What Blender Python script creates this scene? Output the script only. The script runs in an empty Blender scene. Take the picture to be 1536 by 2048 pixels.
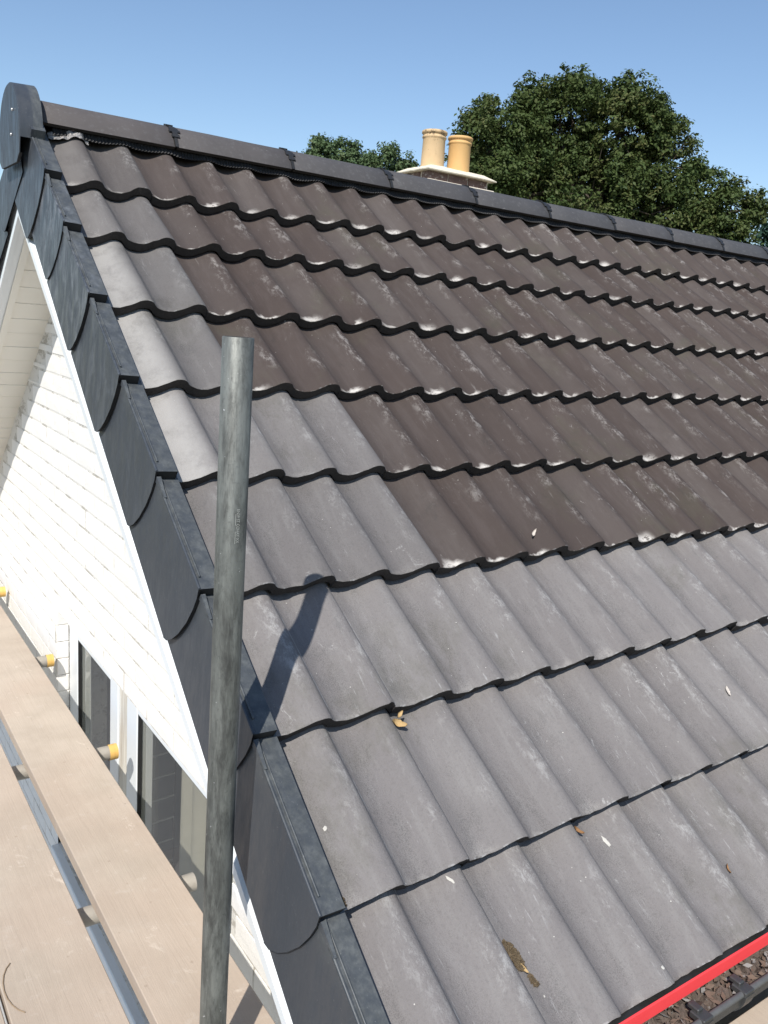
import bpy, math, random
import numpy as np
from mathutils import Vector, Matrix, noise as mn
random.seed(7)
rng = np.random.default_rng(7)
S = bpy.context.scene
COL = S.collection
R = math.radians

# ------------------------------------------------------------------ camera, sky, sun, exposure
YAW, PITCH, ROLL = 0.951405, -0.219582, 0.077370
fw = Vector((math.cos(PITCH)*math.cos(YAW), math.cos(PITCH)*math.sin(YAW), math.sin(PITCH)))
rt = Vector((math.sin(YAW), -math.cos(YAW), 0))
up = rt.cross(fw)
r2 = rt*math.cos(ROLL)+up*math.sin(ROLL); u2 = -rt*math.sin(ROLL)+up*math.cos(ROLL)
cd = bpy.data.cameras.new('camera'); cam = bpy.data.objects.new('camera', cd); COL.objects.link(cam)
m = Matrix.Identity(4)
for i in range(3):
    m[i][0] = r2[i]; m[i][1] = u2[i]; m[i][2] = -fw[i]
m.translation = Vector((-0.67147, -3.21828, -0.68536))
cam.matrix_world = m
cd.sensor_fit = 'VERTICAL'; cd.sensor_height = 24; cd.sensor_width = 18; cd.lens = 24*1685.4/2048
cd.clip_start = 0.02; cd.clip_end = 3000
S.camera = cam

SUN = Vector((-0.502, -0.465, 0.729)).normalized()
w = bpy.data.worlds.new('World'); S.world = w; w.use_nodes = True
wn = w.node_tree.nodes; wl = w.node_tree.links
for n in list(wn): wn.remove(n)
sky = wn.new('ShaderNodeTexSky'); sky.sky_type = 'NISHITA'; sky.sun_disc = False
sky.sun_elevation = math.asin(SUN.z); sky.sun_rotation = math.atan2(SUN.x, SUN.y)
sky.altitude = 50; sky.air_density = 1.05; sky.dust_density = 0.45; sky.ozone_density = 3.0
bg = wn.new('ShaderNodeBackground'); bg.inputs['Strength'].default_value = 0.122
wo = wn.new('ShaderNodeOutputWorld')
wl.new(sky.outputs[0], bg.inputs[0]); wl.new(bg.outputs[0], wo.inputs[0])
sd = bpy.data.lights.new('sun', 'SUN'); sd.energy = 4.6; sd.angle = R(0.53); sd.color = (1.0, 0.955, 0.89)
so = bpy.data.objects.new('sun', sd); COL.objects.link(so)
so.rotation_euler = (-SUN).to_track_quat('-Z', 'Y').to_euler(); so.location = SUN*20
S.view_settings.view_transform = 'Standard'; S.view_settings.look = 'None'
S.view_settings.gamma = 1.0; S.view_settings.use_curve_mapping = False
S.view_settings.exposure = 0.25

# ------------------------------------------------------------------ constants of the place
TH = 0.6371; CT, ST, TT = math.cos(TH), math.sin(TH), math.tan(TH)
YA = -0.14                       # ridge line y
VK = [0.5616, 0.8275, 1.1446, 1.4590, 1.7740, 2.0965, 2.4233, 2.7520, 3.0805]
GA = [0.2660]+[VK[i]-VK[i-1] for i in range(1, 9)]
XW = 0.17                        # gable wall face
NCOL = 19                        # tiles per course

def lift_of(k): return .040 if k >= 6 else .036
def roofmat(x, v, h=0.0):
    """local x along ridge, local y up the slope, local z out of the roof"""
    mm = Matrix.Identity(4)
    ax = (Vector((1, 0, 0)), Vector((0, CT, ST)), Vector((0, -ST, CT)))
    for i in range(3):
        for j in range(3): mm[i][j] = ax[j][i]
    mm.translation = Vector((x, -v*CT-h*ST, -v*ST+h*CT))
    return mm
MIR = Matrix.Translation((0, 2*YA, 0)) @ Matrix.Scale(-1, 4, (0, 1, 0))   # far slope

# ------------------------------------------------------------------ node helpers
class NT:
    def __init__(s, name, rough=0.6, spec=0.5, metal=0.0):
        s.m = bpy.data.materials.new(name); s.m.use_nodes = True
        s.t = s.m.node_tree; s.n = s.t.nodes; s.l = s.t.links
        s.b = s.n['Principled BSDF']
        s.b.inputs['Roughness'].default_value = rough
        s.b.inputs['Specular IOR Level'].default_value = spec
        s.b.inputs['Metallic'].default_value = metal
        s._c = None
    def co(s, kind='Object'):
        if s._c is None: s._c = s.n.new('ShaderNodeTexCoord')
        return s._c.outputs[kind]
    def wpos(s):
        return s.n.new('ShaderNodeNewGeometry').outputs['Position']
    def put(s, sock, v):
        if isinstance(v, (int, float)): sock.default_value = v
        elif isinstance(v, tuple): sock.default_value = v if len(v) == len(sock.default_value) else (*v, 1.0)
        else: s.l.new(v, sock)
    def math(s, op, a, b=0.0, c=0.0, clamp=False):
        n = s.n.new('ShaderNodeMath'); n.operation = op; n.use_clamp = clamp
        s.put(n.inputs[0], a); s.put(n.inputs[1], b); s.put(n.inputs[2], c); return n.outputs[0]
    def vscale(s, v, sc, off=None):
        n = s.n.new('ShaderNodeMapping'); s.l.new(v, n.inputs[0]); n.inputs['Scale'].default_value = sc
        if off is not None: s.l.new(off, n.inputs['Location'])
        return n.outputs[0]
    def noise(s, vec, scale, detail=4, rough=0.6, dist=0.0):
        n = s.n.new('ShaderNodeTexNoise'); s.l.new(vec, n.inputs['Vector'])
        n.inputs['Scale'].default_value = scale; n.inputs['Detail'].default_value = detail
        n.inputs['Roughness'].default_value = rough; n.inputs['Distortion'].default_value = dist
        return n.outputs['Fac']
    def voro(s, vec, scale, feature='F1', out='Distance'):
        n = s.n.new('ShaderNodeTexVoronoi'); n.feature = feature; s.l.new(vec, n.inputs['Vector'])
        n.inputs['Scale'].default_value = scale; return n.outputs[out]
    def ramp(s, f, lo, hi, a=0.0, b=1.0, interp='SMOOTHSTEP'):
        n = s.n.new('ShaderNodeMapRange'); n.interpolation_type = interp; n.clamp = True
        s.put(n.inputs[0], f); s.put(n.inputs[1], lo); s.put(n.inputs[2], hi); s.put(n.inputs[3], a); s.put(n.inputs[4], b)
        return n.outputs[0]
    def mix(s, f, a, b, blend='MIX'):
        n = s.n.new('ShaderNodeMix'); n.data_type = 'RGBA'; n.blend_type = blend
        s.put(n.inputs[0], f); s.put(n.inputs[6], a); s.put(n.inputs[7], b); return n.outputs[2]
    def sep(s, v):
        n = s.n.new('ShaderNodeSeparateXYZ'); s.l.new(v, n.inputs[0]); return n.outputs
    def attr(s, name, kind='OBJECT'):
        n = s.n.new('ShaderNodeAttribute'); n.attribute_type = kind; n.attribute_name = name; return n.outputs['Fac']
    def rnd(s):
        return s.n.new('ShaderNodeObjectInfo').outputs['Random']
    def color(s, c): s.put(s.b.inputs['Base Color'], c)
    def rough(s, r): s.put(s.b.inputs['Roughness'], r)
    def bump(s, h, dist=0.002, strength=1.0):
        n = s.n.new('ShaderNodeBump'); n.inputs['Distance'].default_value = dist; n.inputs['Strength'].default_value = strength
        s.l.new(h, n.inputs['Height']); s.l.new(n.outputs[0], s.b.inputs['Normal'])

def gray(v, t=(1, 1, 1)): return (v*t[0], v*t[1], v*t[2])

# ---- concrete roof tile: object values brown (0..1), dust (0..1), tone
T = NT('concrete_tile', 0.8, 0.16)
P = T.wpos(); O = T.co()
xyz = T.sep(O)
off = T.n.new('ShaderNodeCombineXYZ'); T.l.new(T.math('MULTIPLY', T.rnd(), 37.0), off.inputs[0]); T.l.new(T.math('MULTIPLY', T.rnd(), 11.0), off.inputs[1])
SO = T.vscale(O, (1, .11, 1), off.outputs[0])          # stretched down the slope, shifted per tile
TO = T.vscale(O, (1, .5, 1), off.outputs[0])
brown = T.attr('brown'); dust = T.attr('dust'); tone = T.attr('tone')
n1 = T.noise(P, 5, 4, .6); n3 = T.noise(P, 420, 3, .7); n5 = T.noise(P, 170, 4, .75)
run = T.noise(SO, 34, 5, .7, .4); run2 = T.noise(SO, 95, 4, .7); pat = T.noise(TO, 15, 6, .78, .35); pat2 = T.noise(TO, 46, 7, .85, .25)
cg = T.mix(n1, gray(.150, (1.04, .97, .965)), gray(.182, (1.045, .975, .945)))
cg = T.mix(T.ramp(run, .42, .7, 0, .5), cg, gray(.215, (1.02, .98, .95)))
cg = T.mix(T.ramp(pat, .54, .74, 0, .55), cg, gray(.112, (1.0, .99, .985)))
cg = T.mix(T.math('MULTIPLY', T.ramp(n5, .5, .66), .30), cg, gray(.10, (1.05, 1, .97)))
cb = T.mix(n1, gray(.040, (1.24, .95, .84)), gray(.058, (1.22, .95, .85)))
cb = T.mix(T.ramp(run, .44, .7, 0, .36), cb, gray(.078, (1.16, .95, .88)))
cb = T.mix(T.ramp(pat, .55, .75, 0, .5), cb, gray(.032, (1.1, 1.0, .92)))
c = T.mix(brown, cg, cb)
ph = T.math('FRACT', T.math('DIVIDE', xyz[0], .15))
pan = T.math('MULTIPLY', T.ramp(ph, .06, .2), T.ramp(ph, .44, .62, 1, 0))
# greenish algae on a few brown tiles
alg = T.math('MULTIPLY', T.ramp(T.noise(P, 2.3, 3), .56, .66), T.math('MULTIPLY', T.ramp(pat, .4, .6), .24))
c = T.mix(alg, c, (.085, .082, .055))
# scuffed pale streaks down the crest of each roll, starting and stopping unevenly
st = T.math('MULTIPLY', T.ramp(ph, .60, .80), T.ramp(ph, .93, 1.0, 1, 0))
stn = T.math('MULTIPLY', T.ramp(pat2, .47, .62), T.ramp(T.noise(TO, 9, 3, .6), .42, .58))
st = T.math('MULTIPLY', T.math('MULTIPLY', st, stn), T.ramp(xyz[1], .05, .12))
st = T.math('MULTIPLY', st, T.math('MULTIPLY_ADD', brown, .36, .50))
c = T.mix(st, c, T.mix(brown, gray(.38, (1, .99, .96)), gray(.25, (1, .92, .86))))
# fine straight runs and smears anywhere
rn = T.math('MULTIPLY', T.ramp(run2, .60, .70), T.ramp(T.noise(TO, 7, 3), .5, .64))
c = T.mix(T.math('MULTIPLY', rn, .42), c, T.mix(brown, gray(.40), gray(.24, (1, .93, .88))))
sm = T.math('MULTIPLY', T.ramp(T.noise(T.vscale(P, (1.6, .9, .9)), 15, 8, .85, .7), .60, .66), T.ramp(T.noise(P, 2.6, 2), .47, .62))
c = T.mix(T.math('MULTIPLY', sm, .58), c, T.mix(brown, gray(.42, (1, .99, .96)), gray(.26, (1, .93, .88))))
# thin bright slivers in the pans right on the lip, uneven from roll to roll
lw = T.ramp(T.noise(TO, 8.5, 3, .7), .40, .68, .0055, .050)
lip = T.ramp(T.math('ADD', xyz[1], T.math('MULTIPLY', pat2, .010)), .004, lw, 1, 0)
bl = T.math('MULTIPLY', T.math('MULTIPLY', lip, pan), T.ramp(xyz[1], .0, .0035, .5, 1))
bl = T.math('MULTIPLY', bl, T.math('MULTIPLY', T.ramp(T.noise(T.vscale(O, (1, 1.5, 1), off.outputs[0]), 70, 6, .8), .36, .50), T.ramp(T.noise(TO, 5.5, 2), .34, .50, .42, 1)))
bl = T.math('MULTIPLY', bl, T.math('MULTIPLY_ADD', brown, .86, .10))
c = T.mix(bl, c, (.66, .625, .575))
# grit worn into the pans of the grey tiles
gr = T.math('MULTIPLY', T.math('MULTIPLY', pan, T.ramp(n3, .48, .60)), T.math('MULTIPLY', T.ramp(pat, .40, .60), .55))
c = T.mix(T.math('MULTIPLY', gr, T.math('SUBTRACT', 1, brown)), c, gray(.075, (1.05, 1, .95)))
# thin worn line along the foot of each roll
fl = T.math('MULTIPLY', T.math('MULTIPLY', T.ramp(ph, .035, .05), T.ramp(ph, .065, .085, 1, 0)), T.ramp(T.noise(TO, 26, 4, .7), .44, .60))
c = T.mix(T.math('MULTIPLY', fl, .5), c, T.mix(brown, gray(.36), gray(.20, (1, .93, .88))))
# pale specks
spk = T.math('MULTIPLY', T.ramp(T.voro(P, 38), .03, .055, 1, 0), T.ramp(T.noise(P, 13, 2), .5, .62))
c = T.mix(T.math('MULTIPLY', spk, .8), c, (.62, .60, .55))
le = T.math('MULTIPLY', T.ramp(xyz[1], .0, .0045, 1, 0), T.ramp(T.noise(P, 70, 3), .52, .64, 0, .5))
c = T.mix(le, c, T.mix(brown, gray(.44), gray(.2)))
dm = T.math('MULTIPLY', T.ramp(xyz[0], .085, .15, 1, .10), T.ramp(T.noise(P, 11, 6, .75), .22, .58, .45, 1))
c = T.mix(T.math('MULTIPLY', dust, dm), c, (.53, .515, .49))
cc = T.n.new('ShaderNodeCombineColor')
for i in range(3): T.l.new(tone, cc.inputs[i])
c = T.mix(1.0, c, cc.outputs[0], 'MULTIPLY')
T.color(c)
T.rough(T.math('SUBTRACT', .84, T.math('MULTIPLY', T.math('ADD', bl, T.math('MULTIPLY', brown, .15)), .4)))
T.bump(T.math('ADD', T.math('MULTIPLY', n3, .6), T.math('ADD', T.math('MULTIPLY', n5, .5), T.math('MULTIPLY', pat2, .35))), .0022, .8)
M_TILE = T.m
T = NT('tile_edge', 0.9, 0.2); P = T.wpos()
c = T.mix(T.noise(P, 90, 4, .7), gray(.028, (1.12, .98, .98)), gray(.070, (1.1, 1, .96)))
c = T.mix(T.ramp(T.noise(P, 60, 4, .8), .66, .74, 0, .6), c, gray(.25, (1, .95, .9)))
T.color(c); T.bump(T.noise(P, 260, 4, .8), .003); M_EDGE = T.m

# ---- grey plastic dry verge
T = NT('verge_plastic', 0.42, 0.45); P = T.wpos(); O = T.co(); X3 = T.sep(O)
n1 = T.noise(P, 6, 5, .7); n2 = T.noise(T.vscale(P, (1, 1, .25)), 40, 5, .75)
c = T.mix(n1, gray(.042, (.86, 1.0, 1.22)), gray(.056, (.87, 1.0, 1.20)))
chalk = T.attr('chalk')
stk = T.ramp(T.noise(T.vscale(P, (2.0, 1.6, .55)), 17, 5, .75, .6), .42, .7)
c = T.mix(T.math('MULTIPLY', stk, chalk), c, gray(.20, (.93, 1.0, 1.09)))
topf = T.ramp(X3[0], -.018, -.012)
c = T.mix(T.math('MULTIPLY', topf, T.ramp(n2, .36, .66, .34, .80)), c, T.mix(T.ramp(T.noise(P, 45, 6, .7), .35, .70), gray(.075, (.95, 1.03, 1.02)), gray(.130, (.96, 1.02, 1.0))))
c = T.mix(T.ramp(T.noise(P, 190, 3, .8), .64, .72, 0, .35), c, gray(.3))
T.color(c); T.rough(T.ramp(n2, .3, .7, .34, .55)); T.bump(n2, .0006, .6); M_VERGE = T.m
T = NT('verge_dark', 0.6, 0.4); T.color(gray(.018, (.95, 1, 1.1))); M_VDARK = T.m

# ---- ridge tile
T = NT('ridge_concrete', 0.75, 0.35); P = T.wpos(); brown = T.attr('brown')
n1 = T.noise(P, 8, 5, .7); n2 = T.noise(P, 55, 4, .7)
cb = T.mix(n1, gray(.068, (1.08, .95, .92)), gray(.095, (1.06, .96, .94)))
cg = T.mix(n1, gray(.046, (.97, .98, 1.06)), gray(.072, (.98, .99, 1.05)))
c = T.mix(brown, cg, cb)
c = T.mix(T.ramp(n2, .5, .8, 0, .5), c, gray(.16))
c = T.mix(T.ramp(T.noise(P, 38, 5, .8, .5), .66, .73, 0, .7), c, gray(.4, (1, .98, .95)))
T.color(c); T.bump(T.noise(P, 240, 4, .7), .0015, .8); M_RIDGE = T.m

def simple(name, a, b=None, rough=.6, spec=.5, metal=0, sc=20, bump=0., bsc=None):
    T = NT(name, rough, spec, metal); P = T.wpos()
    b = b or tuple(min(1, k*1.25) for k in a)
    T.color(T.mix(T.noise(P, sc, 5, .7), a, b))
    if bump: T.bump(T.noise(P, bsc or sc*6, 4, .7), bump)
    return T.m
M_BLACK = simple('black_plastic', gray(.012), gray(.03), .45, .5, sc=60, bump=.001)
M_ROLL = simple('ridge_roll_black', gray(.012), gray(.035, (1, 1, 1.08)), .45, .5, .2, sc=70, bump=.002)
M_FOIL = simple('crumpled_foil', gray(.10), gray(.42, (1, .96, .93)), .4, .6, .5, sc=150, bump=.004, bsc=160)
M_PINK = simple('pink_tape', (.42, .22, .22), (.52, .36, .35), .5, sc=60)
M_DECK = simple('roof_felt', gray(.012), gray(.03), .9, .2, sc=30)
M_PVC = simple('white_upvc', (.68, .71, .725), (.74, .765, .775), .32, .5, sc=9)
M_SCREW = simple('bright_screw', gray(.6), gray(.75), .3, .5, .6)
M_TUBE_END = simple('yellow_cap', (.70, .42, .10), (.78, .50, .17), .45, sc=25)
M_RED = simple('red_paint', (.80, .055, .062), (.88, .075, .08), .6, .2, sc=14)
M_GUT = simple('gutter_black', gray(.03), gray(.055, (1, 1.02, 1)), .4, .5, sc=25, bump=.0008)
M_GUTTOP = simple('gutter_dusty', gray(.06), gray(.13, (1, 1, .97)), .5, .4, sc=45)
M_POTA = None

# ---- painted brickwork
T = NT('painted_brick', 0.62, 0.3); P = T.wpos(); Z3 = T.sep(P)
n1 = T.noise(P, 3, 4, .6); n2 = T.noise(P, 30, 5, .7)
c = T.mix(n1, (.80, .775, .73), (.84, .825, .79))
c = T.mix(T.ramp(T.noise(P, 26, 6, .8, .8), .67, .74, 0, .5), c, (.42, .38, .31))
T.color(c); T.bump(T.math('ADD', n2, T.math('MULTIPLY', T.noise(P, 160, 4, .7), .5)), .003, .8); M_BRICK = T.m
T = NT('painted_mortar', 0.8, 0.2); P = T.wpos()
c = T.mix(T.ramp(T.noise(T.vscale(P, (1, .4, 1)), 19, 5, .75), .50, .60, 0, .65), (.71, .69, .645), (.30, .27, .22))
T.color(c); T.bump(T.noise(P, 90, 4, .8), .003); M_MORTAR = T.m

M_SOFFIT = simple('cream_soffit', (.76, .735, .66), (.80, .775, .71), .6, .3, sc=5)
T = NT('soffit_back_dark', .9, .1); T.color((.09, .08, .06)); M_BACK = T.m  # dark sheet seen through the gaps between soffit boards

# ---- scaffold board
T = NT('scaffold_board', 0.78, 0.25); P = T.wpos(); O = T.co()
g = T.noise(T.vscale(O, (26, 1.1, 20)), 3.0, 6, .7, .6)
n1 = T.noise(P, 4, 4, .6); n2 = T.noise(P, 19, 5, .7)
c = T.mix(T.ramp(n1, .3, .7), (.395, .33, .262), (.49, .415, .335))
c = T.mix(T.ramp(T.noise(P, 1.6, 3), .42, .62, 0, .5), c, (.44, .345, .27))
c = T.mix(T.ramp(g, .35, .75, 0, .18), c, (.33, .27, .215))
c = T.mix(T.ramp(n2, .56, .72, 0, .6), c, (.48, .41, .34))
c = T.mix(T.ramp(T.noise(T.vscale(P, (1, .6, 1)), 11, 6, .8, .9), .60, .70, 0, .55), c, (.62, .54, .45))
c = T.mix(T.math('MULTIPLY', T.ramp(T.voro(P, 15), .03, .075, 1, 0), .5), c, (.3, .235, .18))
c = T.mix(T.ramp(T.noise(P, 9, 6, .8, .3), .66, .76, 0, .35), c, (.33, .28, .22))
T.color(c); T.bump(T.math('ADD', g, T.math('MULTIPLY', T.noise(P, 120, 4, .7), .4)), .0016, .8); M_BOARD = T.m

# ---- galvanised tube
T = NT('galvanised_tube', 0.56, 0.45, 0.35); P = T.wpos()
n1 = T.noise(T.vscale(P, (1, 1, .3)), 26, 6, .75, .6); n2 = T.noise(P, 120, 4, .7)
c = T.mix(T.ramp(n1, .3, .7), gray(.05, (1, 1.02, .95)), gray(.16, (.98, 1.02, .94)))
c = T.mix(T.ramp(T.noise(T.vscale(P, (1, 1, .16)), 34, 5, .7), .46, .66, 0, .7), c, gray(.23, (.98, 1.02, .94)))
c = T.mix(T.ramp(n2, .55, .75, 0, .5), c, gray(.05, (1, 1.02, .95)))
c = T.mix(T.ramp(T.noise(P, 75, 3, .8), .69, .73, 0, .8), c, gray(.6))
T.color(c); T.rough(T.ramp(n1, .3, .7, .62, .46)); T.bump(T.math('ADD', n1, T.math('MULTIPLY', n2, .4)), .0012, .7); M_TUBE = T.m
M_TUBEIN = simple('tube_inside', gray(.02), gray(.05), .8)
M_TUBE2 = simple('weathered_tube', (.30, .275, .235), (.42, .39, .34), .6, .4, .1, sc=22, bump=.001)

# ---- window parts
T = NT('window_glass'); nt = T.t
for n in list(T.n): T.n.remove(n)
out = T.n.new('ShaderNodeOutputMaterial'); mx = T.n.new('ShaderNodeMixShader'); tr = T.n.new('ShaderNodeBsdfTransparent'); gl = T.n.new('ShaderNodeBsdfGlossy')
fr = T.n.new('ShaderNodeFresnel'); fr.inputs[0].default_value = 1.62; gl.inputs['Roughness'].default_value = .01
tr.inputs[0].default_value = (.84, .84, .82, 1)
ge = T.n.new('ShaderNodeNewGeometry'); inv = T.n.new('ShaderNodeMath'); inv.operation = 'SUBTRACT'; inv.inputs[0].default_value = 1; T.l.new(ge.outputs['Backfacing'], inv.inputs[1]); mu = T.n.new('ShaderNodeMath'); mu.operation = 'MULTIPLY'; T.l.new(fr.outputs[0], mu.inputs[0]); T.l.new(inv.outputs[0], mu.inputs[1]); T.l.new(mu.outputs[0], mx.inputs[0]); T.l.new(tr.outputs[0], mx.inputs[1]); T.l.new(gl.outputs[0], mx.inputs[2]); T.l.new(mx.outputs[0], out.inputs[0])
M_GLASS = T.m
M_CURT = simple('grey_curtain', (.40, .39, .35), (.52, .51, .46), .9, .1, sc=12)
M_ROOM = simple('room_wall', (.42, .41, .37), (.50, .49, .45), .9, .1, sc=3)
M_RUNG = simple('white_rung', (.8, .8, .76), (.85, .85, .8), .4)
M_CLOTH = simple('laundry_cloth', (.34, .23, .20), (.46, .45, .42), .9, .1, sc=7)
M_BLUE = simple('blue_cloth', (.13, .16, .22), (.22, .25, .30), .9, .1, sc=14)
M_SEAL = simple('window_gasket', gray(.015), gray(.02), .6)
T = NT('weathered_post', .7, .3); P = T.wpos()
T.color(T.mix(T.ramp(T.noise(T.vscale(P, (3, 14, .6)), 5, 5, .7), .35, .65), (.70, .67, .60), (.46, .41, .34))); T.bump(T.noise(P, 90), .001); M_POST = T.m

# ------------------------------------------------------------------ mesh helpers
class MB:
    def __init__(s): s.v = []; s.f = []; s.mi = []; s.sm = []
    def add(s, vs, fs, mi=0, smooth=False):
        o = len(s.v); s.v += [tuple(v) for v in vs]
        for f in fs: s.f.append(tuple(o+i for i in f)); s.mi.append(mi); s.sm.append(smooth)
    def box(s, lo, hi, mi=0, mat=None, ch=0.0):
        (x0, y0, z0), (x1, y1, z1) = lo, hi
        if ch <= 0:
            vs = [(x, y, z) for x in (x0, x1) for y in (y0, y1) for z in (z0, z1)]
            fs = [(0, 1, 3, 2), (4, 6, 7, 5), (0, 4, 5, 1), (2, 3, 7, 6), (0, 2, 6, 4), (1, 5, 7, 3)]
        else:
            bm = __import__('bmesh').new()
            import bmesh
            bmesh.ops.create_cube(bm, size=1)
            for v in bm.verts:
                v.co = Vector(((x0+x1)/2+v.co.x*(x1-x0), (y0+y1)/2+v.co.y*(y1-y0), (z0+z1)/2+v.co.z*(z1-z0)))
            bmesh.ops.bevel(bm, geom=bm.edges[:], offset=ch, segments=1, affect='EDGES')
            vs = [v.co.copy() for v in bm.verts]; fs = [[v.index for v in f.verts] for f in bm.faces]; bm.free()
        if mat is not None: vs = [mat @ Vector(v) for v in vs]
        s.add(vs, fs, mi)
    def tube(s, a, b, r, n=16, mi=0, caps=True, r2=None):
        a = Vector(a); b = Vector(b); d = (b-a).normalized()
        p = d.orthogonal().normalized(); q = d.cross(p)
        r2 = r if r2 is None else r2
        A = [a+(p*math.cos(2*math.pi*i/n)+q*math.sin(2*math.pi*i/n))*r for i in range(n)]
        B = [b+(p*math.cos(2*math.pi*i/n)+q*math.sin(2*math.pi*i/n))*r2 for i in range(n)]
        s.add(A+B, [(i, (i+1) % n, n+(i+1) % n, n+i) for i in range(n)], mi, True)
        if caps:
            s.add(A, [tuple(reversed(range(n)))], mi); s.add(B, [tuple(range(n))], mi)
    def lathe(s, prof, cx, cy, n=32, mi=0):
        vs = []; fs = []
        for (r, z) in prof:
            for i in range(n): vs.append((cx+r*math.cos(2*math.pi*i/n), cy+r*math.sin(2*math.pi*i/n), z))
        for k in range(len(prof)-1):
            for i in range(n): fs.append((k*n+i, k*n+(i+1) % n, (k+1)*n+(i+1) % n, (k+1)*n+i))
        s.add(vs, fs, mi, True)
    def mesh(s, name, mats):
        me = bpy.data.meshes.new(name); me.from_pydata(s.v, [], s.f)
        for mt in mats: me.materials.append(mt)
        me.polygons.foreach_set('material_index', s.mi); me.polygons.foreach_set('use_smooth', s.sm)
        me.update(); return me
    def obj(s, name, mats, parent=None, mat=None):
        return link(name, s.mesh(name, mats if isinstance(mats, (list, tuple)) else [mats]), parent, mat)
def link(name, me, parent=None, mat=None):
    o = bpy.data.objects.new(name, me); COL.objects.link(o)
    if parent is not None: o.parent = parent
    if mat is not None: o.matrix_world = mat if parent is None else mat
    return o
def place(o, parent, world):
    """parents sit at identity or pure translation"""
    o.parent = parent
    o.matrix_basis = Matrix.Translation(-parent_loc(parent)) @ world
def parent_loc(p):
    l = Vector((0, 0, 0))
    while p is not None: l += p.location; p = p.parent
    return l
def tag(o, label=None, cat=None, group=None, kind=None):
    if label: o['label'] = label
    if cat: o['category'] = cat
    if group: o['group'] = group
    if kind: o['kind'] = kind
    return o
def empty(name, loc=(0, 0, 0)):
    o = bpy.data.objects.new(name, None); COL.objects.link(o); o.location = loc; o.empty_display_size = .2
    return o
def prism(mb, poly, x0, x1, mi=0):
    """poly in (y,z) extruded along x"""
    n = len(poly)
    vs = [(x0, a, b) for a, b in poly]+[(x1, a, b) for a, b in poly]
    mb.add(vs, [tuple(range(n)), tuple(range(2*n-1, n-1, -1))]+[(i, n+i, n+(i+1) % n, (i+1) % n) for i in range(n)], mi)

# ------------------------------------------------------------------ ground
mb = MB(); mb.add([(-400, -400, -4.6), (400, -400, -4.6), (400, 400, -4.6), (-400, 400, -4.6)], [(0, 1, 2, 3)])
T = NT('garden_ground', .9, .2); P = T.wpos()
T.color(T.mix(T.noise(P, .3, 5, .7), (.13, .14, .07), (.24, .22, .17))); T.bump(T.noise(P, 8, 4), .03)
tag(mb.obj('ground', T.m), kind='structure')
mb = MB(); mb.add([(-9.5, -8, -4.585), (.168, -8, -4.585), (.168, 9.5, -4.585), (-9.5, 9.5, -4.585)], [(0, 1, 2, 3)])
tag(mb.obj('path', simple('path_concrete', gray(.28), gray(.38, (1, .98, .94)), .85, .2, sc=8, bump=.004)), kind='structure')

# ------------------------------------------------------------------ the house
house = empty('house'); tag(house, 'white painted brick house with wavy concrete tiled roof and grey plastic verge', 'house')
XE = 5.75
# roof body (felted deck) with the tiles as its children
mb = MB()
for mir in (False, True):
    pts = []
    for (v, h) in ((.2375, -.085), (3.06, -.085), (3.06, -.125), (.267, -.125)):
        y = -v*CT-h*ST; z = -v*ST+h*CT
        pts.append((2*YA-y if mir else y, z))
    prism(mb, pts if not mir else pts[::-1], .0, XE)
roof = mb.obj('roof', M_DECK, house)

# ---- tile profile
CTRL = [(0, .0025), (.03, -.0045), (.08, -.0115), (.16, -.0175), (.28, -.0210), (.40, -.0195), (.52, -.0135), (.64, -.003), (.74, .0065), (.83, .0112), (.91, .0108), (.965, .0072), (1.0, .0025)]
def prof(t):
    t = t % 1.0
    for (a, ha), (b, hb) in zip(CTRL, CTRL[1:]):
        if t <= b:
            k = (t-a)/(b-a)
            # catmull style smooth
            i = CTRL.index((a, ha)); p0 = CTRL[i-1][1] if i > 0 else .0095; p3 = CTRL[i+2][1] if i+2 < len(CTRL) else -.009
            return .5*((2*ha)+(-p0+hb)*k*.9+(2*p0-5*ha+4*hb-p3)*k*k*.9+(-p0+3*ha-3*hb+p3)*k*k*k*.9) if False else ha+(hb-ha)*(k*k*(3-2*k)*.35+k*.65)
    return CTRL[-1][1]
PT = [.08, .12, .2, .3, .4, .5, .58, .66, .74, .81, .87, .93, .97]
XS = [t*.15 for t in PT]+[.15*(1+t) for t in [0.0, .025, .055]+PT]+[.3005, .3035, .3065]
XS[0] = .0073
XS = sorted(set(XS))
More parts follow.
